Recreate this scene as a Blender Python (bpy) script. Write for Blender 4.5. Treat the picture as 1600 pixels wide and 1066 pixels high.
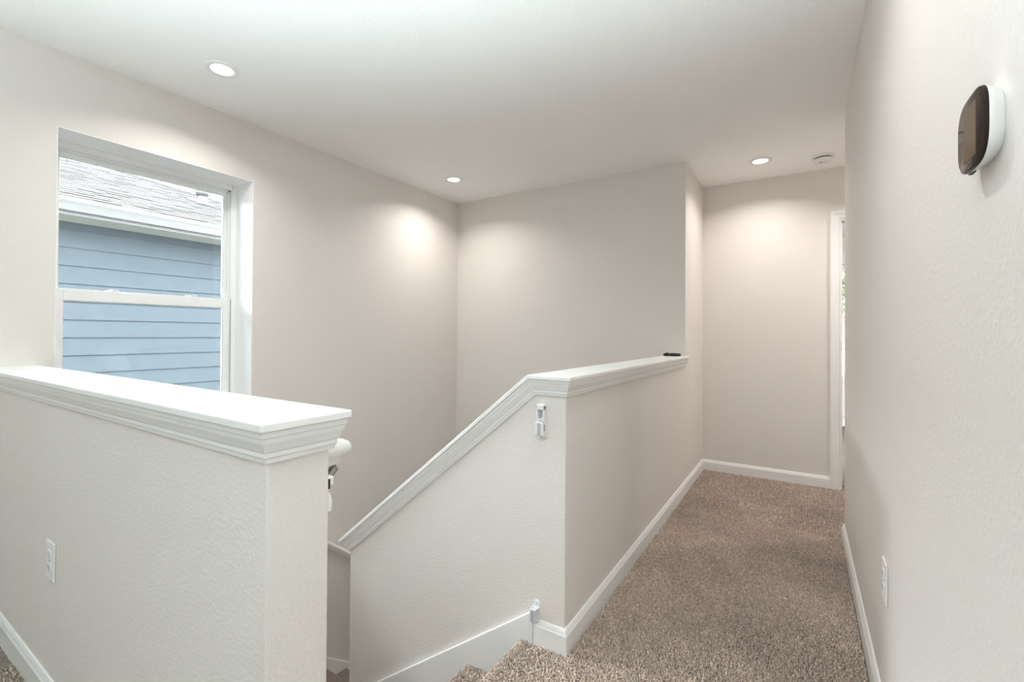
import bpy, bmesh, math, random
import numpy as np
from mathutils import Matrix, Vector, noise as mnoise
random.seed(7)
S = bpy.context.scene
C = S.collection
for o in list(bpy.data.objects):
    bpy.data.objects.remove(o)

# ------------------------------------------------------------------ camera
FPX, YAW, PITCH, ROLL, EYE = 720.4, 0.5671, 0.0078, 0.0069, 1.152
cd = bpy.data.cameras.new('camera'); cam = bpy.data.objects.new('camera', cd); C.objects.link(cam)
S.camera = cam
cd.sensor_fit = 'HORIZONTAL'; cd.sensor_width = 36.0; cd.lens = FPX / 1600 * 36.0
cd.shift_x = 6.86 / 1600; cd.shift_y = -16.17 / 1600
cd.clip_start = 0.02; cd.clip_end = 500
_r = Vector((math.cos(YAW), math.sin(YAW), 0)); _f = Vector((-math.sin(YAW), math.cos(YAW), 0)); _u = Vector((0, 0, 1))
_f2 = _f * math.cos(PITCH) + _u * math.sin(PITCH); _u2 = _u * math.cos(PITCH) - _f * math.sin(PITCH)
_rr = _r * math.cos(ROLL) + _u2 * math.sin(ROLL); _uu = _u2 * math.cos(ROLL) - _r * math.sin(ROLL)
cam.matrix_world = Matrix(((_rr.x, _uu.x, -_f2.x, 0), (_rr.y, _uu.y, -_f2.y, 0), (_rr.z, _uu.z, -_f2.z, EYE), (0, 0, 0, 1)))

# ------------------------------------------------------------------ sky, exposure
SKY = 34.0
w = bpy.data.worlds.new('sky'); S.world = w; w.use_nodes = True
bg = w.node_tree.nodes['Background']; bg.inputs[0].default_value = (0.86, 0.94, 1.0, 1); bg.inputs[1].default_value = SKY
S.view_settings.view_transform = 'Standard'; S.view_settings.look = 'None'
S.view_settings.gamma = 1; S.view_settings.use_curve_mapping = False
S.view_settings.exposure = 0.45
S.cycles.max_bounces = 14; S.cycles.diffuse_bounces = 8; S.cycles.transparent_max_bounces = 16
S.cycles.sample_clamp_indirect = 4.0
LAMP_W = 7.0
FILL_W = 385.0
LAMP_COL = (1.0, 0.955, 0.91)

def portal(name, loc, direction, sx, sy):
    l = bpy.data.lights.new(name, 'AREA'); l.shape = 'RECTANGLE'; l.size = sx; l.size_y = sy
    l.cycles.is_portal = True
    o = bpy.data.objects.new(name, l); C.objects.link(o)
    d = Vector(direction).normalized()
    o.location = loc; o.rotation_euler = d.to_track_quat('-Z', 'Y').to_euler()
    return o

# ------------------------------------------------------------------ measures (metres)
XL, YB, XH, YF, XR, YRE = -2.869, 3.576, -0.723, 4.297, 0.21, 3.26
YS, YN, YN2, XE, CZ, H = 1.534, 0.454, 0.579, -0.782, 1.0, 2.44
T, OH, ST, MB = 0.119, 0.030, 0.0165, 0.0747
LOW, REAR, XW = -2.75, -3.0, 2.8
BB, BT = 0.083, 0.0135
portal('window_portal', (XL - 0.28, 1.11, 1.345), (1, 0, 0), 0.9, 1.5)
portal('left_portal', (XL - 0.3, -2.35, 1.6), (1, 0, 0), 0.4, 0.8)
portal('bedroom_portal', (0.66, 7.35 + 0.24, 1.345), (0, -1, 0), 1.0, 1.5)

# ------------------------------------------------------------------ materials
def mat(name, col, rough=0.6, metal=0.0, spec=0.5):
    m = bpy.data.materials.new(name); m.use_nodes = True
    b = m.node_tree.nodes['Principled BSDF']
    b.inputs['Base Color'].default_value = (*col, 1); b.inputs['Roughness'].default_value = rough
    b.inputs['Metallic'].default_value = metal; b.inputs['Specular IOR Level'].default_value = spec
    return m
def N(m, t): return m.node_tree.nodes.new(t)
def L(m, a, b): m.node_tree.links.new(a, b)
def bsdf(m): return m.node_tree.nodes['Principled BSDF']
def add_bump(m, scale, strength, dist, detail=3.0, vor=False, lo=0.35, hi=0.7):
    geo = N(m, 'ShaderNodeNewGeometry')
    n = N(m, 'ShaderNodeTexNoise'); n.inputs['Scale'].default_value = scale; n.inputs['Detail'].default_value = detail
    L(m, geo.outputs['Position'], n.inputs['Vector'])
    r = N(m, 'ShaderNodeMapRange'); r.inputs[1].default_value = lo; r.inputs[2].default_value = hi
    L(m, n.outputs['Fac'], r.inputs[0])
    b = N(m, 'ShaderNodeBump'); b.inputs['Strength'].default_value = strength; b.inputs['Distance'].default_value = dist
    L(m, r.outputs[0], b.inputs['Height']); L(m, b.outputs[0], bsdf(m).inputs['Normal'])
def add_mottle(m, scale, a, b_):
    geo = N(m, 'ShaderNodeNewGeometry')
    n = N(m, 'ShaderNodeTexNoise'); n.inputs['Scale'].default_value = scale; n.inputs['Detail'].default_value = 4
    L(m, geo.outputs['Position'], n.inputs['Vector'])
    r = N(m, 'ShaderNodeValToRGB'); r.color_ramp.elements[0].position = 0.3; r.color_ramp.elements[1].position = 0.7
    r.color_ramp.elements[0].color = (*a, 1); r.color_ramp.elements[1].color = (*b_, 1)
    L(m, n.outputs['Fac'], r.inputs[0]); L(m, r.outputs[0], bsdf(m).inputs['Base Color'])

PAINT = mat('greige_wall_paint', (0.755, 0.715, 0.682), 0.75, spec=0.3); add_bump(PAINT, 125, 0.24, 0.0024)
CEIL = mat('ceiling_paint', (0.93, 0.927, 0.92), 0.9, spec=0.2); add_bump(CEIL, 75, 0.2, 0.003, lo=0.42, hi=0.62)
TRIM = mat('white_trim_paint', (0.84, 0.84, 0.835), 0.35, spec=0.3)
REVEAL = mat('white_reveal_paint', (0.94, 0.94, 0.935), 0.6); add_bump(REVEAL, 110, 0.2, 0.003)
VINYL = mat('white_window_vinyl', (0.88, 0.885, 0.885), 0.35)
PLAST = mat('white_plastic', (0.83, 0.83, 0.83), 0.35)
PALEG = mat('pale_grey_plastic', (0.62, 0.62, 0.66), 0.4)
GREYP = mat('grey_plastic', (0.42, 0.43, 0.45), 0.4)
DARKS = mat('dark_slot', (0.03, 0.03, 0.03), 0.6)
BLACK = mat('black_plastic', (0.012, 0.011, 0.010), 0.35)
BRONZE = mat('thermostat_black_glass', (0.030, 0.020, 0.016), 0.04, spec=0.04)
SCREEN = mat('thermostat_screen_glass', (0.13, 0.088, 0.060), 0.05, spec=0.04)
MARK = mat('thermostat_mark', (0.10, 0.085, 0.075), 0.4)
NICKEL = mat('brushed_nickel', (0.36, 0.33, 0.30), 0.35, 0.9)
CARPB = mat('carpet_backing', (0.20, 0.165, 0.14), 0.95, spec=0.1); add_mottle(CARPB, 160, (0.12, 0.10, 0.085), (0.34, 0.285, 0.245))
CARP = mat('carpet_yarn', (0.3, 0.25, 0.21), 0.95, spec=0.1)
_a = N(CARP, 'ShaderNodeAttribute'); _a.attribute_name = 'yarn'; L(CARP, _a.outputs['Color'], bsdf(CARP).inputs['Base Color'])
bsdf(CARP).inputs['Sheen Weight'].default_value = 0.25
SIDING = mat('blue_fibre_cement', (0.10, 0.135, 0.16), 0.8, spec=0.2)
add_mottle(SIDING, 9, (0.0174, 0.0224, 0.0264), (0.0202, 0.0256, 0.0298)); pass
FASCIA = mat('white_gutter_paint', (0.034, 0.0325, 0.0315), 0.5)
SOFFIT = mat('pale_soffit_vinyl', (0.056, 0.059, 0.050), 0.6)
ROOFB = mat('roof_felt', (0.05, 0.042, 0.038), 0.95)
SHING = mat('asphalt_shingle', (0.1, 0.09, 0.085), 0.95, spec=0.1)
_a = N(SHING, 'ShaderNodeAttribute'); _a.attribute_name = 'yarn'; L(SHING, _a.outputs['Color'], bsdf(SHING).inputs['Base Color'])
BARK = mat('tree_bark', (0.10, 0.07, 0.05), 0.9)
LEAF = mat('green_leaves', (0.032, 0.040, 0.014), 0.6)
LAWN = mat('pale_ground', (0.66, 0.65, 0.62), 0.95); add_mottle(LAWN, 0.8, (0.62, 0.61, 0.58), (0.70, 0.69, 0.66))
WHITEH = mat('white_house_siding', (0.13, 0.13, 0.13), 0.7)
LENS = mat('lit_lamp_lens', (0.9, 0.9, 0.9), 0.5)
bsdf(LENS).inputs['Emission Color'].default_value = (1, 0.97, 0.93, 1); bsdf(LENS).inputs['Emission Strength'].default_value = 3.0
GLASS = bpy.data.materials.new('window_glass'); GLASS.use_nodes = True
_nt = GLASS.node_tree; _nt.nodes.remove(_nt.nodes['Principled BSDF'])
_t = _nt.nodes.new('ShaderNodeBsdfTransparent'); _t.inputs[0].default_value = (0.95, 0.97, 0.97, 1)
_g = _nt.nodes.new('ShaderNodeBsdfGlossy'); _g.inputs['Roughness'].default_value = 0.02
_fr = _nt.nodes.new('ShaderNodeFresnel'); _fr.inputs[0].default_value = 1.45
_mx = _nt.nodes.new('ShaderNodeMixShader')
_nt.links.new(_fr.outputs[0], _mx.inputs[0]); _nt.links.new(_t.outputs[0], _mx.inputs[1]); _nt.links.new(_g.outputs[0], _mx.inputs[2])
_nt.links.new(_mx.outputs[0], _nt.nodes['Material Output'].inputs[0])

# ------------------------------------------------------------------ mesh helper
class MB:
    def __init__(s): s.v = []; s.f = []
    def add(s, vs, fs):
        k = len(s.v); s.v += [tuple(p) for p in vs]; s.f += [tuple(i + k for i in f) for f in fs]; return s
    def box(s, x0, x1, y0, y1, z0, z1):
        return s.add([(x0, y0, z0), (x1, y0, z0), (x1, y1, z0), (x0, y1, z0), (x0, y0, z1), (x1, y0, z1), (x1, y1, z1), (x0, y1, z1)],
                     [(0, 3, 2, 1), (4, 5, 6, 7), (0, 1, 5, 4), (1, 2, 6, 5), (2, 3, 7, 6), (3, 0, 4, 7)])
    def prism(s, pts, ext):
        n = len(pts); e = Vector(ext); q = [tuple(Vector(p) + e) for p in pts]
        return s.add(list(pts) + q, [tuple(range(n))[::-1], tuple(range(n, 2 * n))] + [(i, (i + 1) % n, n + (i + 1) % n, n + i) for i in range(n)])
    def rings(s, rings, caps=True, loop=True):
        n = len(rings[0]); vs = [p for r in rings for p in r]; fs = []
        for k in range(len(rings) - 1):
            for i in range(n if loop else n - 1):
                j = (i + 1) % n; fs.append((k * n + i, k * n + j, (k + 1) * n + j, (k + 1) * n + i))
        if caps: fs += [tuple(range(n))[::-1], tuple(range((len(rings) - 1) * n, len(rings) * n))]
        return s.add(vs, fs)
    def lathe(s, prof, c, ax='z', n=40, solid=False):
        rs = []
        for r, h in prof:
            ring = []
            for i in range(n):
                a = 2 * math.pi * i / n; p, q = r * math.cos(a), r * math.sin(a)
                ring.append({'z': (c[0] + p, c[1] + q, c[2] + h), 'x': (c[0] + h, c[1] + p, c[2] + q), 'y': (c[0] + p, c[1] + h, c[2] + q)}[ax])
            rs.append(ring)
        if prof[0][0] > .001 and prof[-1][0] > .001 and not solid:
            return s.rings(rs + [rs[0]], caps=False)
        return s.rings(rs)
    def tube(s, path, r, n=12):
        rs = []
        for k, p in enumerate(path):
            p = Vector(p); a = Vector(path[max(k - 1, 0)]); b = Vector(path[min(k + 1, len(path) - 1)])
            d = (b - a).normalized(); u = d.cross(Vector((0, 0, 1)))
            if u.length < 1e-3: u = Vector((1, 0, 0))
            u.normalize(); v = d.cross(u)
            rs.append([tuple(p + u * r * math.cos(2 * math.pi * i / n) + v * r * math.sin(2 * math.pi * i / n)) for i in range(n)])
        return s.rings(rs)
    def build(s, name, m, parent=None, bevel=0.0, seg=2, smooth=False):
        me = bpy.data.meshes.new(name); me.from_pydata(s.v, [], s.f)
        bm = bmesh.new(); bm.from_mesh(me); bmesh.ops.recalc_face_normals(bm, faces=bm.faces); bm.to_mesh(me); bm.free()
        me.materials.append(m)
        if smooth: me.polygons.foreach_set('use_smooth', [True] * len(me.polygons))
        o = bpy.data.objects.new(name, me); C.objects.link(o)
        if parent: o.parent = parent
        if bevel:
            b = o.modifiers.new('bevel', 'BEVEL'); b.width = bevel; b.segments = seg; b.limit_method = 'ANGLE'; b.angle_limit = math.radians(35)
        if smooth:
            try:
                e = o.modifiers.new('split', 'EDGE_SPLIT'); e.split_angle = math.radians(40)
            except Exception: pass
        return o
def tag(o, label, cat, kind=None, group=None):
    o['label'] = label; o['category'] = cat
    if kind: o['kind'] = kind
    if group: o['group'] = group
    return o
def root(name, label, cat, loc=(0, 0, 0), kind=None, group=None):
    o = bpy.data.objects.new(name, None); C.objects.link(o); o.empty_display_size = 0.05
    return tag(o, label, cat, kind, group)
STR = 'structure'

# ------------------------------------------------------------------ shell
WY0, WY1, WZ0, WZ1 = 0.663, 1.558, 0.60, 2.09         # opening of the stair window
def wall_open(axis, a0, a1, b0, b1, z0, z1, holes):
    """wall slab; axis 'x': thickness a along x, length b along y.  holes: (b0,b1,z0,z1)"""
    m = MB(); cuts = sorted(holes); pos = b0
    def bx(p, q, r, t):
        if q - p < 1e-6 or t - r < 1e-6: return
        m.box(a0, a1, p, q, r, t) if axis == 'x' else m.box(p, q, a0, a1, r, t)
    for h in cuts:
        bx(pos, h[0], z0, z1); bx(h[0], h[1], z0, h[2]); bx(h[0], h[1], h[3], z1); pos = h[1]
    bx(pos, b1, z0, z1); return m
WALLT = 0.26
o = wall_open('x', XL - WALLT, XL, REAR - .2, YB + T, LOW, H, [(-2.55, -2.15, 1.2, 2.0), (WY0, WY1, WZ0, WZ1)]).build('wall_left', PAINT)  # small rear opening is added, unseen, to let in cool daylight
tag(o, 'beige wall with the big window, running along the stairs at left', 'wall', STR)
rev = MB()                                             # white painted returns of the opening, 3 mm skins
e = 0.003
rev.box(XL - 0.19, XL + .0005, WY0, WY1, WZ1 - e, WZ1); rev.box(XL - 0.19, XL + .0005, WY1 - e, WY1, WZ0, WZ1); rev.box(XL - 0.19, XL + .0005, WY0, WY0 + e, WZ0, WZ1)
REV = rev
o = MB().box(XL, XH - T, YB, YB + T, LOW, H).build('wall_back', PAINT)
tag(o, 'plain beige wall at the back of the stairwell, facing the camera', 'wall', STR)
o = MB().box(XH - T, XH, YB, YF, LOW, H).build('wall_hall', PAINT)
tag(o, 'narrow full-height side of the wall where the half wall cap ends', 'wall', STR)
o = wall_open('y', YF, YF + T, XH - T, 1.72, LOW, H, [(0.245, 0.96, -0.02, 2.045)]).build('wall_far', PAINT)
tag(o, 'beige wall closing the far end of the carpeted hall', 'wall', STR)
o = MB().box(XR, XR + T, -0.55, YRE, -0.02, H).build('wall_right', PAINT, bevel=0.006, seg=3)
tag(o, 'pale right wall of the hall carrying the thermostat', 'wall', STR)
o = MB().box(XR + T, 1.72, YRE - T, YRE, -0.02, H).build('wall_alcove', PAINT)
tag(o, 'wall of the side alcove hidden behind the right wall', 'wall', STR)
o = wall_open('x', 1.60, 1.72, YRE, YF, -0.02, H, []).build('wall_alcove', PAINT)
tag(o, 'end wall of the side alcove behind the right wall', 'wall', STR)
o = MB().box(XL, XE, YN, YN2, LOW, CZ - ST).build('wall_near', PAINT, bevel=0.005, seg=3)
tag(o, 'near half wall at lower left with an outlet in its face', 'half wall', STR)
# sloped half wall + hall half wall (one L)
TH = math.atan(0.8174); XK = XH - T - OH
xs_end = -1.902
def slope_z(x): return CZ - (XK - x) * math.tan(TH)
u_ = ST / math.cos(TH); kx = XK + ST * math.tan(TH / 2); tz = CZ - ST; sz = slope_z(xs_end) - u_
loop = [(XH, YS, tz), (XH, YB, tz), (XH - T, YB, tz), (XH - T, YS + T, tz), (kx, YS + T, tz), (xs_end, YS + T, sz), (xs_end, YS, sz), (kx, YS, tz)]
m = MB(); m.add([(x, y, LOW) for x, y, z in loop] + loop, [(i, (i + 1) % 8, 8 + (i + 1) % 8, 8 + i) for i in range(8)] + [(8, 9, 10, 11, 12, 15), (12, 13, 14, 15), (0, 1, 2, 3, 4, 7), (4, 5, 6, 7)])
o = m.build('wall_stair', PAINT, bevel=0.005, seg=3)
bw = o.data.attributes.new('bevel_weight_edge', 'FLOAT', 'EDGE'); vv_ = o.data.vertices
for ed in o.data.edges:                                # only the free upright corners are rounded
    p, q = vv_[ed.vertices[0]].co, vv_[ed.vertices[1]].co
    up_ = abs(p.x - q.x) < 1e-4 and abs(p.y - q.y) < 1e-4
    bw.data[ed.index].value = 1.0 if up_ and ((abs(p.x - XH) < 1e-4 and abs(p.y - YS) < 1e-4) or abs(p.x - xs_end) < 1e-4) else 0.0
o.modifiers['bevel'].limit_method = 'WEIGHT'
tag(o, 'half wall that slopes down beside the stairs then runs along the hall', 'half wall', STR)
o = MB().box(XL - WALLT, XW, REAR - .2, YF + T, H, H + 0.2).build('ceiling', CEIL)
tag(o, 'white textured ceiling with recessed lamps', 'ceiling', STR)
o = wall_open('y', REAR - .2, REAR, XL, XW, -0.02, H, []).build('wall_rear', PAINT)
tag(o, 'wall of the loft behind the camera', 'wall', STR)
o = wall_open('x', XW - .12, XW, REAR, -0.43, -0.02, H, []).build('wall_loft', PAINT)
tag(o, 'side wall of the loft behind the camera', 'wall', STR)
o = MB().box(XR + T, XW, -0.55, -0.43, -0.02, H).build('wall_loft', PAINT)
tag(o, 'loft wall turning off the right wall behind the camera', 'wall', STR)
# floor (carpet backing); stair hole is left open
FZ = -0.011
NOS0, TREAD, RISE = -0.902, 0.2494, 0.19
m = MB()
m.box(XL, XW, REAR, YN, -0.25, FZ)
m.box(XE, XR + T, YN, YN2, -0.25, FZ)
m.box(NOS0 + 0.03, XR + T, YN2, YS, -0.25, FZ)
m.box(XH, XR + T, YS, YRE, -0.25, FZ); m.box(XH, 1.72, YRE, YF + T, -0.25, FZ)
o = m.build('floor', CARPB); tag(o, 'brown beige carpet of the hall floor', 'floor', STR)
o = MB().box(XL, XH, YN2, YB, LOW - 0.1, LOW).build('floor', CARPB); tag(o, 'ground storey carpet at the foot of the stairs', 'floor', STR)

# ------------------------------------------------------------------ caps with mouldings
PROF = [(0.0, ST), (0.0240, ST), (0.0235, 0.0265), (0.0212, 0.0285), (0.0196, 0.0370), (0.0160, 0.0455), (0.0128, 0.0535), (0.0105, 0.0565), (0.0105, 0.0640), (0.0080, 0.0665), (0.0065, 0.0747), (0.0, 0.0747)]
def sweep(stations):
    return MB().rings([[st(a, d) for a, d in PROF] for st in stations])
cap = root('trim_1', 'white cap board with moulding topping the near half wall', 'cap', kind=STR)
MB().box(XL, XE + OH, YN - OH, YN2 + OH, CZ - ST, CZ).build('cap_board', TRIM, cap, bevel=0.0035, seg=3)
sweep([lambda a, d: (XL, YN - a, CZ - d), lambda a, d: (XE + a, YN - a, CZ - d), lambda a, d: (XE + a, YN2 + a, CZ - d), lambda a, d: (XL, YN2 + a, CZ - d)]).build('cap_moulding', TRIM, cap)
cap = root('trim_2', 'white cap board with moulding on the sloping half wall and along the hall', 'cap', kind=STR)
MB().box(XK, XH + OH, YS - OH, YB, CZ - ST, CZ).build('cap_board', TRIM, cap, bevel=0.0035, seg=3)
XLO = -1.957; ZLO = slope_z(XLO)
dn = (math.sin(TH) * ST, -math.cos(TH) * ST)
MB().prism([(XK + .0005, YS - OH, CZ), (XK + .0005 + ST * math.tan(TH / 2), YS - OH, CZ - ST), (XLO + dn[0], YS - OH, ZLO + dn[1]), (XLO, YS - OH, ZLO)], (0, T + 2 * OH, 0)).build('sloped_cap_board', TRIM, cap, bevel=0.0035, seg=3)
XM = -1.958 + 0.0
def lowend(a, d, y):
    # end of the sloped moulding, cut square to the slope, 2 cm short of the board's end
    return (XLO + 0.012 + math.sin(TH) * d, y, slope_z(XLO + 0.012) - math.cos(TH) * d)
sweep([lambda a, d: (XH + a, YB, CZ - d), lambda a, d: (XH + a, YS - a, CZ - d), lambda a, d: (XK + d * math.tan(TH / 2), YS - a, CZ - d), lambda a, d: lowend(a, d, YS - a)]).build('cap_moulding', TRIM, cap)
sweep([lambda a, d: (XH - T - a, YB, CZ - d), lambda a, d: (XH - T - a, YS + T + a, CZ - d - (a) * 0.0), lambda a, d: (XK + d * math.tan(TH / 2) - 0.001, YS + T + a, CZ - d), lambda a, d: lowend(a, d, YS + T + a)]).build('cap_moulding', TRIM, cap)
MB().prism([(xs_end - .001, YS - .02, slope_z(xs_end) - u_ - .002), (xs_end - .001, YS - .02, slope_z(xs_end) - .062), (xs_end - .02, YS - .02, slope_z(xs_end - .02) - .055), (xs_end - .02, YS - .02, slope_z(xs_end - .02) - u_ - .002)], (0, T + .04, 0)).build('cap_moulding', TRIM, cap)

# ------------------------------------------------------------------ baseboards
BP = [(0, -0.012), (BT, -0.012), (BT, 0.062), (0.0105, 0.068), (0.0085, 0.075), (0.0045, 0.083), (0, 0.083)]
def base(name, label, stations):
    o = MB().rings([[st(a, d) for a, d in BP] for st in stations]).build(name, TRIM)
    return tag(o, label, 'baseboard', STR)
SKX = -0.8462
base('baseboard_hall', 'white baseboard along the foot of the hall half wall',
     [lambda a, d: (SKX, YS - a, d), lambda a, d: (XH + a, YS - a, d), lambda a, d: (XH + a, YF - a, d)])
base('baseboard_far', 'white baseboard under the far hall wall', [lambda a, d: (XH + a, YF - a, d), lambda a, d: (0.187, YF - a, d)])
base('baseboard_right', 'white baseboard along the right wall below the thermostat',
     [lambda a, d: (XR - a, -0.55 - a, d), lambda a, d: (XR - a, YRE + a, d), lambda a, d: (1.6, YRE + a, d)])
base('baseboard_near', 'white baseboard in the lower left corner under the near outlet', [lambda a, d: (XL, YN - a, d), lambda a, d: (XE, YN - a, d)])
base('baseboard_left', 'white baseboard of the loft left wall', [lambda a, d: (XL + a, REAR, d), lambda a, d: (XL + a, YN - BT, d)])
# skirt boards of the stairs
def skz(x): return 0.0929 - (-0.8771 - x) * 0.7257
m = MB().prism([(SKX - .001, YS, -0.25), (SKX - .001, YS, skz(SKX)), (xs_end, YS, skz(xs_end)), (xs_end, YS, -1.15)], (0, -0.0145, 0))
o = m.build('trim_3', TRIM, bevel=0.003, seg=2); tag(o, 'white skirt board rising beside the stairs on the sloped wall', 'skirt board', STR)
m = MB().prism([(XE, YN2, -0.25), (XE, YN2, 0.10), (SKX, YN2, skz(SKX)), (XL, YN2, skz(XL) + .35), (XL, YN2, -1.2)], (0, 0.0145, 0))
o = m.build('trim_4', TRIM, bevel=0.003); tag(o, 'white skirt board behind the near half wall', 'skirt board', STR)
def sk2(y): return -1.176 - 0.76 * (y - 2.12)
m = MB().prism([(XL, 1.40, -0.95), (XL, 1.40, -0.665), (XL, 1.46, sk2(1.46)), (XL, YB, sk2(YB)), (XL, YB, sk2(YB) - 0.5)], (0.0145, 0, 0))
o = m.build('trim_5', TRIM, bevel=0.003); tag(o, 'white skirt board on the window wall down the lower stairs', 'skirt board', STR)

# ------------------------------------------------------------------ staircase
stairs = root('staircase', 'carpeted stairs going down between the two half walls', 'stairs', kind=STR)
def step_profile(n, z, back):
    """(dist, z) polygon: nosing at dist 0 (towards the drop), tread goes back"""
    r = 0.018; pts = []
    for i in range(7):
        a = math.radians(-90 + 30 * i); pts.append((-r * math.cos(a) + r, z - r + r * math.sin(a)))
    return pts, r
def stair_step(k, fl):
    z = -RISE * k - 0.009 if fl == 1 else -0.76 - RISE * k - 0.009
    pts, r = step_profile(k, z, TREAD)
    back = TREAD + 0.03
    poly = [(0.026, z - RISE)] + [(0.026, z - 2 * r)] + pts + [(back, z), (back, z - RISE)]
    if fl == 1:
        x0 = NOS0 - TREAD * k
        MB().prism([(x0 + d, YN2, zz) for d, zz in poly], (0, YS - YN2, 0)).build('step', CARPB, stairs)
    else:
        y0 = 1.535 + TREAD * k
        MB().prism([(XL, y0 - d, zz) for d, zz in poly], (xs_end - XL, 0, 0)).build('step', CARPB, stairs)
for k in range(0, 4): stair_step(k, 1)
MB().box(XL, NOS0 - 3 * TREAD + 0.03, YN2, 1.258, -1.0, -0.769).box(xs_end, NOS0 - 3 * TREAD + 0.03, 1.258, YS, -1.0, -0.769).build('landing', CARPB, stairs)
for k in range(0, 9): stair_step(k, 2)
MB().box(xs_end, xs_end + T, YS + T, YB, LOW, -1.35).build('stair_wall', PAINT, stairs)

# ------------------------------------------------------------------ carpet pile
def yarn_mesh(name, P, Nn, label):
    n = len(P); rng = np.random.default_rng(3)
    nrm = Nn / np.linalg.norm(Nn, axis=1, keepdims=True)
    ref = np.where(np.abs(nrm[:, 2:3]) > 0.9, np.array([[1., 0, 0]]), np.array([[0, 0, 1.]]))
    t1 = np.cross(nrm, ref); t1 /= np.linalg.norm(t1, axis=1, keepdims=True); t2 = np.cross(nrm, t1)
    ang = rng.uniform(0, 2 * np.pi, n); h = rng.uniform(0.0085, 0.0125, n); rad = rng.uniform(0.0029, 0.0043, n)
    lean = rng.normal(0, 0.0028, (n, 2))
    V = np.empty((n, 7, 3))
    for j in range(3):
        a = ang + j * 2.0944
        d0 = np.cos(a)[:, None] * t1 + np.sin(a)[:, None] * t2
        a2 = a + 0.8
        d1 = np.cos(a2)[:, None] * t1 + np.sin(a2)[:, None] * t2
        V[:, j] = P + d0 * (rad * 0.8)[:, None]
        V[:, 3 + j] = P + d1 * rad[:, None] + nrm * (h * 0.68)[:, None] + (t1 * lean[:, :1] + t2 * lean[:, 1:]) * 0.6
    V[:, 6] = P + nrm * h[:, None] + t1 * lean[:, :1] + t2 * lean[:, 1:]
    F = np.array([[0, 1, 4], [0, 4, 3], [1, 2, 5], [1, 5, 4], [2, 0, 3], [2, 3, 5], [3, 4, 6], [4, 5, 6], [5, 3, 6]])
    idx = (np.arange(n)[:, None, None] * 7 + F[None]).reshape(-1)
    me = bpy.data.meshes.new(name); me.vertices.add(n * 7); me.vertices.foreach_set('co', V.reshape(-1))
    nf = n * 9; me.loops.add(nf * 3); me.loops.foreach_set('vertex_index', idx.astype(np.int32))
    me.polygons.add(nf); me.polygons.foreach_set('loop_start', np.arange(0, nf * 3, 3, dtype=np.int32))
    me.update(calc_edges=True)
    br = np.exp(rng.normal(0, 0.23, n))
    hue = rng.uniform(0, 1, n)[:, None]
    base_c = np.array([[0.52, 0.408, 0.335]]) * (1 - hue) + np.array([[0.48, 0.388, 0.328]]) * hue
    # slow trodden variation of the pile
    slow = np.array([mnoise.noise(Vector((p[0] * 2.3, p[1] * 2.3, p[2]))) for p in P])
    slow2 = np.array([mnoise.noise(Vector((p[0] * 7.5 + 9, p[1] * 7.5, p[2]))) for p in P])
    col = np.clip(base_c * br[:, None] * (1 + 0.24 * slow[:, None] + 0.12 * slow2[:, None]), 0, 0.9)
    at = me.color_attributes.new('yarn', 'FLOAT_COLOR', 'POINT')
    cc = np.ones((n, 7, 4)); cc[:, :, :3] = col[:, None]; at.data.foreach_set('color', cc.reshape(-1))
    me.materials.append(CARP)
    o = bpy.data.objects.new(name, me); C.objects.link(o)
    return tag(o, label, 'carpet', 'stuff')
def grid(x0, x1, y0, y1, s):
    rng = np.random.default_rng(5)
    xs = np.arange(x0, x1, s); ys = np.arange(y0, y1, s); X, Y = np.meshgrid(xs, ys)
    X = X + rng.uniform(-.45, .45, X.shape) * s; Y = Y + rng.uniform(-.45, .45, Y.shape) * s
    return X.ravel(), Y.ravel()
Ps = []
for (x0, x1, y0, y1, s) in [(NOS0 + 0.02, XR - 0.016, YN + 0.25, YS - 0.018, 0.0060), (XH + 0.018, XR - 0.016, YS - 0.018, 3.25, 0.0060),
                            (XH + 0.018, 0.5, 3.25, YF - 0.018, 0.0085), (-2.3, -1.1, -0.1, YN - 0.018, 0.0085)]:
    X, Y = grid(x0, x1, y0, y1, s); Ps.append(np.stack([X, Y, np.full_like(X, FZ)], 1))
P = np.concatenate(Ps); Nn = np.tile([[0, 0, 1.]], (len(P), 1))
Ps, Ns = [P], [Nn]
for k in range(0, 3):
    z = -RISE * k - 0.009; x0 = NOS0 - TREAD * k; r = 0.018
    prof = []
    if k:
        for d in np.arange(0.018, TREAD + 0.0, 0.0060): prof.append((d, z, 0, 1))
    else:
        for d in np.arange(0.018, 0.034, 0.0060): prof.append((d, z, 0, 1))
    for a in np.arange(-90, 90, 22):
        ar = math.radians(a); prof.append((r - r * math.cos(ar), z - r + r * math.sin(ar), -math.cos(ar), math.sin(ar)))
    for zz in np.arange(z - RISE + 0.012, z - 2 * r, 0.0060): prof.append((0.026, zz, -1, 0))
    rng = np.random.default_rng(k)
    for d, zz, nx, nz in prof:
        ys = np.arange(YN2 + 0.02, YS - 0.018, 0.0060); ys = ys + rng.uniform(-.003, .003, len(ys)); j = rng.uniform(-.003, .003, len(ys))
        Ps.append(np.stack([x0 + d + j * abs(nz), ys, zz + j * abs(nx)], 1)); Ns.append(np.tile([[nx, 0, nz]], (len(ys), 1)).astype(float))
yarn_mesh('carpet_pile', np.concatenate(Ps), np.concatenate(Ns), 'short brown beige cut pile of the carpet along the hall and over the top steps')

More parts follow.
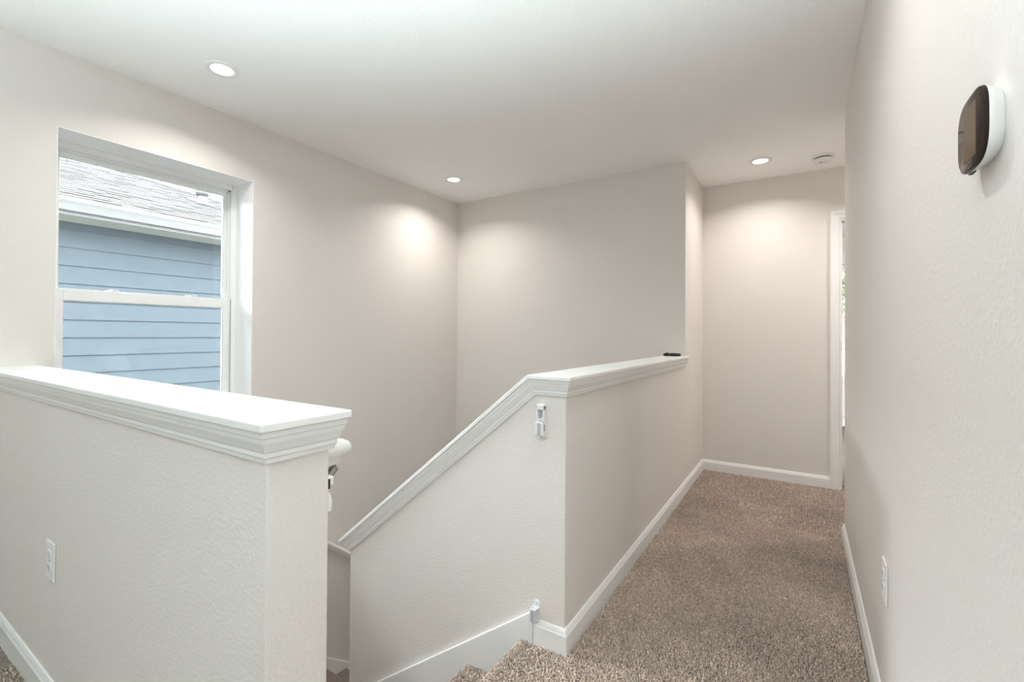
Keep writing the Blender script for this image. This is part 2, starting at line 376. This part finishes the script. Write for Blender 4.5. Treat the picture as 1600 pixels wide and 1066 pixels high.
# ------------------------------------------------------------------ windows
def muntins(parent, x0, x1, y, z0, z1, ax): pass
def window_unit(name, label, plane, sgn, b0, b1, z0, z1, axis, grid_=False):
    """plane: coordinate of the frame's room-side face; sgn: direction outwards."""
    r = root(name, label, 'window', kind=STR)
    def bx(m, d0, d1, p, q, s, t):
        a, b = sorted((plane + sgn * d0, plane + sgn * d1))
        m.box(a, b, p, q, s, t) if axis == 'x' else m.box(p, q, a, b, s, t)
    f = MB(); fw = 0.028
    bx(f, 0, 0.085, b0, b0 + fw, z0, z1); bx(f, 0, 0.085, b1 - fw, b1, z0, z1)
    bx(f, 0, 0.085, b0 + fw, b1 - fw, z1 - fw, z1); bx(f, 0, 0.085, b0 + fw, b1 - fw, z0, z0 + fw)
    # parting stops that show as steps beside the upper sash
    zm = (z0 + z1) / 2 - 0.016
    for (d0, d1, wd) in ((0.028, 0.034, 0.012), (0.0, 0.004, 0.006)):
        bx(f, d0, d1, b0 + fw, b0 + fw + wd, zm + .05, z1 - fw); bx(f, d0, d1, b1 - fw - wd, b1 - fw, zm + .05, z1 - fw)
        bx(f, d0, d1, b0 + fw, b1 - fw, z1 - fw - wd, z1 - fw)
    f.build('window_frame', VINYL, r, bevel=0.002)
    def sash(nm, d0, d1, p, q, s, t, st, rt, rb):
        m = MB(); bx(m, d0, d1, p, p + st, s, t); bx(m, d0, d1, q - st, q, s, t); bx(m, d0, d1, p + st, q - st, t - rt, t); bx(m, d0, d1, p + st, q - st, s, s + rb)
        g = 0.003
        for (dd0, dd1) in ((d0 + .006, d0 + .010),):
            bx(m, dd0, dd1, p + st, p + st + g, s + rb, t - rt); bx(m, dd0, dd1, q - st - g, q - st, s + rb, t - rt)
            bx(m, dd0, dd1, p + st, q - st, t - rt - g, t - rt); bx(m, dd0, dd1, p + st, q - st, s + rb, s + rb + g)
        so = m.build(nm, VINYL, r, bevel=0.0018)
        pm = MB(); bx(pm, (d0 + d1) / 2 - .001, (d0 + d1) / 2 + .001, p + st - .004, q - st + .004, s + rb - .004, t - rt + .004)
        pm.build('pane', GLASS, so)
        if grid_:
            gm = MB(); zc = (s + rb + t - rt) / 2; bc = (p + q) / 2
            bx(gm, d0 + .008, d1 - .008, p + st, q - st, zc - .009, zc + .009); bx(gm, d0 + .008, d1 - .008, bc - .009, bc + .009, s + rb, t - rt)
            gm.build('muntin', VINYL, so)
        return so
    sash('upper_sash', 0.042, 0.066, b0 + fw + .001, b1 - fw - .001, zm - .02, z1 - fw - .001, 0.030, 0.037, 0.035)
    lo = sash('lower_sash', 0.008, 0.032, b0 + fw + .003, b1 - fw - .003, z0 + fw + .001, zm + 0.036, 0.041, 0.058, 0.055)
    for q in (0.30, 0.72):
        bb = b0 + (b1 - b0) * q
        lk = MB(); zt = zm + 0.036
        bx(lk, 0.014, 0.030, bb - .030, bb + .030, zt, zt + .005); bx(lk, 0.017, 0.027, bb - .012, bb + .012, zt + .005, zt + .010); bx(lk, 0.006, 0.020, bb - .002, bb + .022, zt + .006, zt + .010)
        lk.build('sash_lock', VINYL, lo, bevel=0.0015)
    return r, bx
w1, bx = window_unit('window_1', 'white double hung window over the stairs, looking out on blue siding', XL - 0.19, -1, WY0 + e, WY1 - e, WZ0, WZ1 - e, 'x')
REV.build('reveal', REVEAL, w1)
MB().box(XL - 0.19, XL + 0.018, WY0 - .02, WY1 + .02, WZ0 - .002, WZ0 + 0.016).build('sill', TRIM, w1, bevel=0.003)
MB().box(XL - 0.1945, XL - 0.188, WY1 - 0.0355, WY1 - 0.0335, WZ0 + .03, 1.36).build('sash_track', GREYP, w1)

# ------------------------------------------------------------------ door to the bedroom and the bedroom
d1 = root('door_1', 'white cased doorway at the far right end of the hall', 'doorway', kind=STR)
CP = [(0.187, 0), (0.187, -0.0165), (0.192, -0.0175), (0.204, -0.0165), (0.212, -0.0125), (0.232, -0.0105), (0.242, -0.0075), (0.245, 0)]
wd_ = 0.245
def casing(mir):
    R = []
    for zfun in (lambda x: 0.0 - .011, lambda x: 2.045 + (wd_ - x)):
        R.append([((x if not mir else 0.245 + 0.96 - x), YF + yy, zfun(x)) for x, yy in CP])
    return MB().rings(R)
casing(False).build('casing_leg', TRIM, d1); casing(True).build('casing_leg', TRIM, d1)
MB().rings([[(x, YF + yy, 2.045 + (wd_ - x)) for x, yy in CP], [(0.245 + 0.96 - x, YF + yy, 2.045 + (wd_ - x)) for x, yy in CP]]).build('casing_head', TRIM, d1)
m = MB(); m.box(0.2452, 0.2575, YF - .002, YF + T + .002, FZ, 2.045); m.box(0.2575, 0.264, YF + .045, YF + .08, FZ, 2.033); m.box(0.9475, 0.9598, YF - .002, YF + T + .002, FZ, 2.045)
m.box(0.2575, 0.9475, YF - .002, YF + T + .002, 2.033, 2.0448); m.box(0.2575, 0.9475, YF + .045, YF + .08, 2.022, 2.033)
m.build('jamb', TRIM, d1)
BYE = 7.35
o = MB().box(-1.5, 2.2, YF + T, BYE, -0.25, FZ + .008).build('floor', CARPB); tag(o, 'carpet of the bright bedroom beyond the doorway', 'floor', STR)
o = MB().box(-1.7, 2.4, YF + T, BYE + .3, H, H + .2).build('ceiling', CEIL); tag(o, 'white ceiling of the bedroom beyond the doorway', 'ceiling', STR)
BW0, BW1 = 0.16, 1.16
o = wall_open('y', BYE, BYE + .26, -1.7, 2.4, -0.25, H, [(BW0, BW1, WZ0, WZ1)]).build('wall_bedroom', PAINT); tag(o, 'window wall of the bedroom seen through the doorway', 'wall', STR)
o = MB().box(-1.7, -1.5, YF + T, BYE, -0.25, H).build('wall_bedroom', PAINT); tag(o, 'left wall of the bedroom out of sight', 'wall', STR)
o = wall_open('x', 2.2, 2.4, YF + T, BYE, -0.25, H, []).build('wall_bedroom', PAINT); tag(o, 'right wall of the bedroom out of sight', 'wall', STR)
o = MB().rings([[(x, BYE - a, d) for a, d in BP] for x in (-1.5, 2.2)]).build('baseboard_bedroom', TRIM); tag(o, 'white baseboard under the bedroom window', 'baseboard', STR)
w2, bx2 = window_unit('window_2', 'gridded white window glimpsed through the far doorway', BYE + 0.12, 1, BW0, BW1, WZ0, WZ1, 'y', True)
MB().box(BW0 - .02, BW1 + .02, BYE - .018, BYE + .12, WZ0 - .002, WZ0 + .016).build('sill', TRIM, w2)

# ------------------------------------------------------------------ ceiling lamps
def lamp(loc, label, power=1.0):
    r = root('recessed_light', label, 'light', group='round recessed ceiling lamps')
    r.location = loc
    MB().lathe([(0.050, -0.006), (0.056, -0.0085), (0.068, -0.0085), (0.0745, -0.006), (0.0765, -0.0005), (0.050, -0.0005)], (0, 0, 0), n=48).build('trim_ring', TRIM, r, smooth=True)
    MB().lathe([(0.0001, -0.0045), (0.0505, -0.0045), (0.0505, -0.0010), (0.0001, -0.0010)], (0, 0, 0), n=48).build('lens', LENS, r)
    l = bpy.data.lights.new('lamp_glow', 'AREA'); l.shape = 'DISK'; l.size = 0.098; l.energy = LAMP_W * power; l.color = LAMP_COL; l.spread = math.radians(140)
    lo = bpy.data.objects.new('lamp_glow', l); C.objects.link(lo); lo.parent = r; lo.location = (0, 0, -0.0056)
    return r
lamp((-2.388, 1.138, H), 'largest recessed ceiling lamp, above the big window', 0.7)
lamp((-2.441, 2.982, H), 'small recessed ceiling lamp near the back stairwell corner', 0.74)
lamp((-0.2554, 3.838, H), 'recessed ceiling lamp at the hall end beside the smoke detector', 0.64)
lamp((-0.36, 1.24, H), 'recessed hall lamp overhead, out of the frame', 0.58)
lamp((0.85, 3.80, H), 'recessed ceiling lamp added in the side alcove, unseen behind the right wall', 1.15)  # unseen lamp added to supply the light spilling from the alcove
sd = root('smoke_detector', 'round white smoke detector on the ceiling at the hall end', 'smoke detector'); sd.location = (0.128, 3.978, H)
MB().lathe([(0.0001, -0.0005), (0.070, -0.0005), (0.072, -0.004), (0.070, -0.012), (0.060, -0.014), (0.0001, -0.014)], (0, 0, 0), n=48).build('mounting_plate', PLAST, sd, smooth=True)
MB().lathe([(0.0001, -0.014), (0.053, -0.014), (0.053, -0.021), (0.0001, -0.021)], (0, 0, 0), n=48).build('vent_gap', DARKS, sd)
MB().lathe([(0.0001, -0.021), (0.056, -0.021), (0.058, -0.024), (0.057, -0.032), (0.050, -0.044), (0.040, -0.047), (0.0001, -0.048)], (0, 0, 0), n=48).build('cover', PLAST, sd, smooth=True)
MB().lathe([(0.0001, -0.0475), (0.012, -0.0475), (0.011, -0.0505), (0.0001, -0.051)], (-0.012, -0.02, 0), n=20).build('test_button', GREYP, sd)
MB().lathe([(0.0001, -0.047), (0.005, -0.047), (0.005, -0.0495), (0.0001, -0.0495)], (0.018, -0.005, 0), n=12).build('indicator', GREYP, sd)

# unseen fill uplight added behind the camera: bounces cool light off the ceiling
fl = root('fill_uplight', 'added fill uplight on the loft floor behind the camera, out of the frame', 'lamp'); fl.location = (-0.38, -0.72, 0)
MB().lathe([(.0001, -.001), (.09, -.001), (.09, .012), (.0001, .012)], (0, 0, 0), n=32).build('base', BLACK, fl)
MB().lathe([(.085, .012), (.085, .26), (.078, .26), (.078, .02)], (0, 0, 0), n=32).build('shade', BLACK, fl)
l = bpy.data.lights.new('fill_uplight_glow', 'SPOT'); l.energy = FILL_W; l.color = (0.82, 0.97, 1.0); l.shadow_soft_size = 0.06; l.spot_size = math.radians(117); l.spot_blend = 0.6
lo = bpy.data.objects.new('fill_uplight_glow', l); C.objects.link(lo); lo.parent = fl; lo.location = (0, 0, 0.27); lo.rotation_euler = (math.pi, 0, 0)

# ------------------------------------------------------------------ outlets
def outlet(label, origin, rot):
    r = root('wall_outlet', label, 'outlet', group='white duplex wall outlets')
    r.location = origin; r.rotation_euler = (0, 0, rot)
    # local: plate in XZ, facing -Y
    MB().box(-0.037, 0.037, -0.006, -0.0002, -0.059, 0.059).build('cover_plate', PLAST, r, bevel=0.003, seg=3)
    for zc in (0.0195, -0.0195):
        pts = []
        for i in range(20):
            a = 2 * math.pi * i / 20; pts.append((max(-.0145, min(.0145, .0172 * math.cos(a))), -0.006, zc + max(-.0135, min(.0135, .0172 * math.sin(a)))))
        rc = MB().prism(pts, (0, -0.0022, 0)).build('receptacle', PLAST, r)
        s = MB(); s.box(-.0075, -.0055, -.0086, -.008, zc - .001, zc + .007); s.box(.0055, .0075, -.0086, -.008, zc, zc + .006); s.lathe([(.0001, 0), (.0024, 0), (.0024, .0006), (.0001, .0006)], (0, -.0086, zc - .007), 'y', 10)
        s.build('slots', DARKS, rc)
    MB().lathe([(.0001, -.0072), (.003, -.0072), (.003, -.006), (.0001, -.006)], (0, 0, 0), 'y', 14).build('screw', GREYP, r)
    return r
outlet('white wall outlet on the near half wall, lower left', (-1.955, YN, 0.443), 0)
outlet('white wall outlet seen edge-on low on the right wall', (XR, 1.732, 0.441), math.radians(-90))

# ------------------------------------------------------------------ thermostat
th = root('thermostat', 'black faced white thermostat sticking out of the right wall', 'thermostat')
yc, zc, hy, hz = 0.846, 1.425, 0.058, 0.050
def squircle(y, z, a, b, x, n=48, ex=3.2):
    R = []
    for i in range(n):
        t = 2 * math.pi * i / n; c, s = math.cos(t), math.sin(t)
        R.append((x, y + a * math.copysign(abs(c) ** (2 / ex), c), z + b * math.copysign(abs(s) ** (2 / ex), s)))
    return R
MB().rings([squircle(yc, zc, hy * .82, hz * .82, XR - .0002), squircle(yc, zc, hy * .86, hz * .86, XR - .003), squircle(yc, zc, hy * .94, hz * .94, XR - .010), squircle(yc, zc, hy, hz, XR - .0155), squircle(yc, zc, hy, hz, XR - .0165)]).build('housing', PLAST, th, smooth=True)
MB().rings([squircle(yc, zc, hy * .995, hz * .995, XR - .0165), squircle(yc, zc, hy, hz, XR - .0175), squircle(yc, zc, hy * .985, hz * .985, XR - .0200), squircle(yc, zc, hy * .94, hz * .94, XR - .0212)]).build('front_glass', BRONZE, th, smooth=True)
MB().rings([[(XR - .0212, yc + dy, zc + dz) for dy, dz in ((-.026, -.036), (.026, -.036), (.026, .036), (-.026, .036))], [(XR - .0215, yc + dy, zc + dz) for dy, dz in ((-.026, -.036), (.026, -.036), (.026, .036), (-.026, .036))]]).build('screen', SCREEN, th)
m = MB()
for dy in (-.004, .004):
    m.lathe([(.0035, 0), (.0045, 0), (.0045, .0003), (.0035, .0003)], (XR - .0215, yc + dy, zc - .0425), 'x', 16)
m.build('logo', MARK, th)
MB().box(XR - .0162, XR - .012, yc + .012, yc + .028, zc - hz * 1.0, zc - hz * .93).build('sensor_slot', DARKS, th)

# ------------------------------------------------------------------ small black thing on the cap
gd = root('gadget', 'small black handheld gadget lying on the cap by the back wall', 'gadget')
g0 = Vector((-0.842, 3.428, CZ)); g1 = Vector((-0.738, 3.500, CZ)); gl = (g1 - g0).length; gx = (g1 - g0).normalized(); gy = Vector((-gx.y, gx.x, 0))
def blob(prof):
    R = []
    for t, ry, rz, zc_ in prof:
        R.append([tuple(g0 + gx * (t * gl) + gy * (ry * math.cos(2 * math.pi * i / 18)) + Vector((0, 0, zc_ + rz * math.sin(2 * math.pi * i / 18)))) for i in range(18)])
    return MB().rings(R)
blob([(.34, .011, .0095, .0125), (.40, .014, .0115, .0125), (.52, .0155, .0125, .0128), (.72, .0155, .0122, .0124), (.88, .014, .0115, .0120), (.97, .011, .0095, .0112), (1.0, .006, .005, .0105)]).build('body', BLACK, gd, smooth=True)
blob([(0.0, .006, .006, .0115), (.03, .0105, .0098, .0120), (.12, .0115, .0105, .0122), (.17, .0125, .0135, .0140), (.24, .0125, .0140, .0142), (.30, .0115, .0105, .0125), (.345, .0105, .009, .0125)]).build('head', BLACK, gd, smooth=True)

# ------------------------------------------------------------------ gate brackets
gb = root('gate_bracket', 'tall white latch bracket high on the sloped half wall', 'bracket', group='white child gate brackets')
bx0, bz0 = -0.819, 0.829
def rrect(cx, cz_, hx, hz_, y, r=.006):
    pts = []
    for (sx, sz, a0) in ((1, 1, 0), (-1, 1, 90), (-1, -1, 180), (1, -1, 270)):
        for i in range(5):
            a = math.radians(a0 + 22.5 * i); pts.append((cx + sx * (hx - r) + r * math.cos(a), y, cz_ + sz * (hz_ - r) + r * math.sin(a)))
    return pts
MB().prism(rrect(bx0, bz0, .0165, .066, YS - .0002, .012), (0, -.006, 0)).build('back_plate', PLAST, gb, bevel=.001)
m = MB(); m.box(bx0 - .0165, bx0 - .0105, YS - .021, YS - .006, bz0 - .002, bz0 + .058); m.box(bx0 + .0105, bx0 + .0165, YS - .021, YS - .006, bz0 - .002, bz0 + .058); m.box(bx0 - .0165, bx0 + .0165, YS - .021, YS - .006, bz0 + .042, bz0 + .062); m.box(bx0 - .0105, bx0 + .0105, YS - .016, YS - .006, bz0 - .002, bz0 + .010)
m.build('latch_housing', PLAST, gb, bevel=.0025)
MB().box(bx0 - .0075, bx0 + .0075, YS - .0085, YS - .006, bz0 + .012, bz0 + .038).build('latch_recess', GREYP, gb)
MB().prism([(bx0 - .019, YS - .006, bz0 - .058), (bx0 + .014, YS - .006, bz0 - .058), (bx0 + .014, YS - .024, bz0 - .054), (bx0 - .019, YS - .024, bz0 - .054)], (0, 0, .052)).build('catch_block', PLAST, gb, bevel=.003)
MB().box(bx0 - .0085, bx0 + .0045, YS - .0255, YS - .0235, bz0 - .050, bz0 - .006).build('catch_channel', GREYP, gb, bevel=.001)
MB().box(bx0 + .0165, bx0 + .0185, YS - .018, YS - .010, bz0 - .035, bz0 - .012).build('release_tab', GREYP, gb)
for zz in (bz0 + .004, bz0 - .061):
    MB().lathe([(.0001, -.0185 if zz > bz0 else -.0085), (.003, -.0185 if zz > bz0 else -.0085), (.003, -.006), (.0001, -.006)], (bx0, YS, zz), 'y', 12).build('screw', GREYP, gb)
g2 = root('gate_bracket', 'small white bracket low on the sloped wall above the skirt board end', 'bracket', group='white child gate brackets')
cx, cz2 = -0.8365, 0.118
MB().prism(rrect(cx, cz2, .0125, .036, YS - .0002, .010), (0, -.005, 0)).build('back_plate', PLAST, g2, bevel=.001)
MB().prism([(cx - .014, YS - .005, cz2 - .032), (cx + .014, YS - .005, cz2 - .032), (cx + .011, YS - .034, cz2 - .032), (cx - .014, YS - .034, cz2 - .032)], (0, 0, .046)).build('socket_block', PALEG, g2, bevel=.002)
MB().box(cx - .007, cx + .000, YS - .0365, YS - .033, cz2 - .030, cz2 + .010).build('socket_rib', GREYP, g2, bevel=.001)
MB().lathe([(.0001, -.0075), (.0030, -.0075), (.0030, -.005), (.0001, -.005)], (cx + .002, YS, cz2 + .024), 'y', 12).build('screw', GREYP, g2)
MB().lathe([(.0001, 0), (.0022, 0), (.0022, .0015), (.0001, .0015)], (cx - .006, YS - .024, cz2 + .0138), 'z', 12).build('pin', DARKS, g2)
g3 = root('gate_bracket', 'white hinge pieces under the handrail behind the near half wall', 'bracket', group='white child gate brackets')
hx = -0.806
MB().box(hx - .02, hx + .006, YN2 + .0002, YN2 + .006, 0.782, 0.868).build('back_plate', PLAST, g3, bevel=.0015)
MB().box(hx - .016, hx + .004, YN2 + .006, YN2 + .027, 0.842, 0.862).build('upper_hinge', PLAST, g3, bevel=.004)
MB().box(hx - .010, hx + .006, YN2 + .006, YN2 + .0165, 0.838, 0.858).build('hinge_strap', DARKS, g3, bevel=.001)
MB().lathe([(.004, -.020), (.0085, -.016), (.0095, .004), (.006, .016), (.004, .020)], (hx - .004, YN2 + .0165, 0.808), 'z', 16, True).build('lower_hinge', PLAST, g3, smooth=True)

# ------------------------------------------------------------------ handrails
RP = [(-.012, -.022), (.012, -.022), (.016, -.015), (.017, -.009), (.022, -.004), (.0275, .006), (.0275, .016), (.022, .024), (.012, .0285), (0, .0295), (-.012, .0285), (-.022, .024), (-.0275, .016), (-.0275, .006), (-.022, -.004), (-.017, -.009), (-.016, -.015)]
hr = root('handrail', 'white handrail end behind the near half wall, beside its cap', 'handrail', group='white stair handrails')
th1 = math.atan(.77); ry = YN2 + .052; rx, rz = -0.830, 0.900
def rail_pt(t, a, b): return (rx - t * math.cos(th1) + 0 * b, ry + a, rz - t * math.sin(th1) + b / math.cos(th1))
RS = [[(rx + a, YN2 + .0004, rz + b) for a, b in RP], [(rx + a, ry - .012, rz + b) for a, b in RP], [(rx + a - .004, ry + a * .8 - .002, rz + b) for a, b in RP]]
RS += [[(rx - .030, ry + a, rz + b - .012) for a, b in RP]] + [[(rx - t * math.cos(th1), ry + a, rz - t * math.sin(th1) + b) for a, b in RP] for t in (.10, .9, 1.55)]
MB().rings(RS).build('rail', TRIM, hr, smooth=True)
def bracket(parent, P, wall_dir, ml=NICKEL):
    P = Vector(P); d = Vector(wall_dir)   # d points from the rail towards its wall, length = reach
    wl = P + d
    MB().tube([P + Vector((0, 0, -.001)), P + Vector((0, 0, -.014)), P + Vector((0, 0, -.026)) + d * .25, P + Vector((0, 0, -.034)) + d * .6, wl + Vector((0, 0, -.036)) - d * .04], .009).build('rail_bracket', ml, parent, smooth=True)
    ax = 'y' if abs(d.y) > abs(d.x) else 'x'
    sg = math.copysign(1, d.y + d.x)
    MB().lathe([(.0001, -sg * .007), (.020, -sg * .006), (.024, -sg * .0003), (.0001, -sg * .0003)], wl + Vector((0, 0, -.036)), ax, 24).build('bracket_rose', ml, parent, smooth=True)
bp_ = (rx - .010, ry + .004, rz - .0215)
bracket(hr, bp_, (0, -(ry - YN2), 0))
t0 = 1.3
bracket(hr, (rx - t0 * math.cos(th1), ry, rz - t0 * math.sin(th1) - .030), (0, -(ry - YN2), 0))
h2 = root('handrail', 'white handrail descending the window wall, glimpsed through the gap between half walls', 'handrail', group='white stair handrails')
hy0, hz0 = 1.62, -0.3813 + .8 * (2.154 - 1.62) - .022; hxr = XL + .062
sl2 = .80
MB().rings([[(hxr + a, y, hz0 - (y - hy0) * sl2 + b) for a, b in RP] for y in (hy0, 2.6, 3.45)]).build('rail', TRIM, h2, bevel=.002)
for y in (1.75, 3.25):
    bracket(h2, (hxr, y, hz0 - (y - hy0) * sl2 - .030), (-.062, 0, 0))

# ------------------------------------------------------------------ outside: neighbour house
o = MB().box(-60, 60, -60, 60, LOW - .35, LOW - .3).build('ground', LAWN); tag(o, 'pale ground around the houses', 'ground', STR)
hs = root('neighbour_house', 'blue sided house next door with a shingled roof, seen through the window', 'house')
WX, GX, EZ = XL - 3.1, -5.62, 2.36
PT = 0.38; Y1, Y0 = 6.10, -3.4
MB().box(WX - 9.0, WX - .03, Y0 + .35, Y1 - .35, LOW - .3, 2.2).build('house_body', SIDING, hs)
def board(z0, z1):
    # one lap board: lower edge stands proud of the board below
    MB().prism([(WX - .028, Y0 + .35, z0), (WX, Y0 + .35, z0), (WX - .014, Y0 + .35, z1 + .012), (WX - .028, Y0 + .35, z1 + .012)], (0, Y1 - Y0 - .7, 0)).build('siding_board', SIDING, hs)
EXPO = 0.1743
k = -22
while 1.092 + EXPO * k < 2.21:
    board(1.092 + EXPO * k, min(1.092 + EXPO * (k + 1), 2.205)); k += 1
MB().box(WX - 9.35, WX + .325, Y0, Y1, 2.213, 2.232).build('soffit', SOFFIT, hs)
FX = WX + .33
MB().box(FX - .005, FX + .018, Y0, Y1, 2.215, 2.36).build('fascia', FASCIA, hs)
gut = [(FX + .018, 2.245), (FX + .075, 2.245), (FX + .085, 2.27), (FX + .10, 2.30), (FX + .118, 2.325), (FX + .118, 2.352), (FX + .108, 2.352), (FX + .106, 2.33), (FX + .07, 2.257), (FX + .025, 2.257), (FX + .025, 2.352), (FX + .018, 2.352)]
MB().prism([(x, Y0, z) for x, z in gut], (0, Y1 - Y0 + .1, 0)).build('gutter', FASCIA, hs)
RXR, RDIR = -10.2, 0.929
yb_ = Y1 - (GX - RXR) * RDIR; zr = EZ + PT * (GX - RXR)
A = (GX, Y1, EZ); B = (RXR, yb_, zr); D = (RXR, Y0 + 4.2, zr); E_ = (GX, Y0, EZ)
F_ = (2 * RXR - GX, Y1, EZ); G_ = (2 * RXR - GX, Y0, EZ)
dz = Vector((0, 0, -.03))
MB().add([A, B, D, E_, F_, G_] + [tuple(Vector(p) + dz) for p in (A, B, D, E_, F_, G_)], [(0, 1, 2, 3), (0, 4, 1), (4, 5, 2, 1), (5, 3, 2), (6, 9, 11, 10), (0, 3, 9, 6), (0, 6, 10, 4), (4, 10, 11, 5), (3, 5, 11, 9)]).build('roof_deck', ROOFB, hs)
# shingle courses on the slope facing us
rng = random.Random(11)
V, Fc, Cc = [], [], []
sl = math.sqrt(1 + PT * PT)
up = Vector((-1 / sl, 0, PT / sl)); nr = Vector((PT / sl, 0, 1 / sl))
expo = 0.143; tot = (GX - RXR) * sl
row = 0; s = 0.0
while s < tot - .01:
    ytop = Y1 - RDIR * (s + expo) / sl; ylow = Y1 - RDIR * s / sl
    y = Y0 + 1.0 + (row % 2) * .11 + rng.uniform(0, .05)
    while y < ylow:
        wdt = rng.uniform(.11, .26); y2 = min(y + wdt, ylow)
        t = rng.choice((.003, .004, .007)); g = .004
        base0 = Vector((GX + .03, 0, EZ)) - up * 0 if False else Vector((GX, 0, EZ))
        def Q(yy, ss, h): p = base0 + up * ss + nr * h; return (p.x, yy, p.z)
        s2 = s + expo + .02
        n = len(V)
        yt = min(y2, max(y, ytop + .03))
        V += [Q(y, s - .012, .004 + t), Q(y2 - g, s - .012, .004 + t), Q(yt - g, s2, .003), Q(y, s2, .003), Q(y, s - .012, -.002), Q(y2 - g, s - .012, -.002)]
        Fc += [(n, n + 1, n + 2, n + 3), (n + 4, n + 5, n + 1, n)]
        b = rng.choice((.82, .97, 1.03, 1.08, 1.15)) * rng.uniform(.94, 1.06)
        c = (.0084 * b, .0061 * b, .0051 * b, 1)
        Cc += [c] * 6
        y = y2 + .0001
    s += expo; row += 1
me = bpy.data.meshes.new('shingles'); me.from_pydata(V, [], Fc); me.materials.append(SHING)
at = me.color_attributes.new('yarn', 'FLOAT_COLOR', 'POINT'); at.data.foreach_set('color', [x for c in Cc for x in c])
o = bpy.data.objects.new('shingles', me); C.objects.link(o); o.parent = hs; o['kind'] = 'stuff'
# hip cap
hd = (Vector(B) - Vector(A)).normalized(); m = MB()
n_ = 40
for i in range(n_):
    p = Vector(A).lerp(Vector(B), i / n_) + Vector((0, 0, .006)); q = Vector(A).lerp(Vector(B), (i + 1.1) / n_) + Vector((0, 0, .002))
    sd_ = Vector((hd.y, -hd.x, 0)).normalized() * .10
    m.add([p + Vector((0, 0, .012)), p + sd_ - Vector((0, 0, .02)), q + sd_ - Vector((0, 0, .02)), q + Vector((0, 0, .012)), p - sd_ - Vector((0, 0, .02)), q - sd_ - Vector((0, 0, .02))], [(0, 1, 2, 3), (0, 3, 5, 4)])
o = m.build('hip_cap', SHING, hs)
at = o.data.color_attributes.new('yarn', 'FLOAT_COLOR', 'POINT'); at.data.foreach_set('color', [x for _ in range(len(o.data.vertices)) for x in (.0066, .0052, .0046, 1)])
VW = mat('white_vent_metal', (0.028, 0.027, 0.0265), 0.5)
vp = Vector((-7.40, 3.274, EZ + PT * (GX + 7.40)))
vt = MB().lathe([(.055, -.06), (.055, .10), (.075, .11), (.095, .15), (.095, .19), (.0001, .23)], vp, 'z', 24).build('roof_vent', VW, hs, smooth=True)
MB().box(vp.x + .050, vp.x + .062, vp.y - .035, vp.y + .045, vp.z + .02, vp.z + .06).build('vent_slot', DARKS, vt)
MB().prism([tuple(vp + up * a + Vector((0, b, 0)) + nr * .012) for a, b in ((-.16, -.13), (-.16, .13), (.16, .13), (.16, -.13))], tuple(nr * .004)).build('vent_flashing', VW, vt)

# ------------------------------------------------------------------ trees and a white house beyond the bedroom window
fh = root('distant_house', 'white house across the street, a bright sliver through the far doorway', 'house')
MB().box(-9, 9, 19.0, 26.0, LOW - .3, 1.30).build('house_body', WHITEH, fh)
for k in range(26):
    z0 = LOW - .3 + k * .165
    MB().prism([(-9.02, 18.985, z0), (-9.02, 18.97, z0), (-9.02, 18.985, z0 + .165)], (18.04, 0, 0)).build('siding_board', WHITEH, fh)
MB().prism([(-9.4, 18.6, 1.30), (-9.4, 26.4, 1.30), (-9.4, 22.5, 2.0)], (18.8, 0, 0)).build('roof', ROOFB, fh)
rg = np.random.default_rng(2)
TREES = [(0.95, 14.8, 2.2, 'leafy green tree glimpsed through the bedroom window beyond the doorway'), (6.9, 14.6, 2.3, 'second leafy tree added out of sight farther right to block sky light')]  # second tree is added, unseen, to hold back sky light through the bedroom
for (tx, ty, sc, lab) in TREES:
    tr = root('tree', lab, 'tree', group='trees beyond the bedroom window')
    m = MB(); m.tube([(tx, ty, LOW - .3), (tx + .05, ty, -1.0), (tx - .04, ty + .05, 0.8), (tx + .05, ty, 3.0)], .13, 10)
    m.build('trunk', BARK, tr, smooth=True)
    m = MB()
    for a in range(7):
        an = a * .9; z0 = 1.6 + a * .28
        m.tube([(tx, ty, z0), (tx + .6 * math.cos(an), ty + .6 * math.sin(an), z0 + .45), (tx + 1.3 * math.cos(an), ty + 1.3 * math.sin(an), z0 + .8)], .035, 6)
    m.build('branches', BARK, tr)
    nl = 5200
    d = rg.normal(0, 1, (nl, 3)); d /= np.linalg.norm(d, axis=1, keepdims=True); rr = rg.uniform(.2, 1, (nl, 1)) ** .5
    Cn = np.array([[tx, ty, 3.6]]) + d * rr * np.array([[1.0, .85, 0.95]]) * sc * (1 + .18 * np.sin(d[:, :1] * 7) * np.cos(d[:, 2:] * 6))
    a1 = rg.normal(0, 1, (nl, 3)); a1 /= np.linalg.norm(a1, axis=1, keepdims=True); a2 = np.cross(a1, rg.normal(0, 1, (nl, 3))); a2 /= np.linalg.norm(a2, axis=1, keepdims=True)
    VV = np.stack([Cn - a1 * .11, Cn + a2 * .05, Cn + a1 * .11, Cn - a2 * .05], 1).reshape(-1, 3)
    me = bpy.data.meshes.new('foliage'); me.from_pydata(VV.tolist(), [], [(4 * i, 4 * i + 1, 4 * i + 2, 4 * i + 3) for i in range(nl)]); me.materials.append(LEAF)
    o = bpy.data.objects.new('foliage', me); C.objects.link(o); o.parent = tr; o['kind'] = 'stuff'
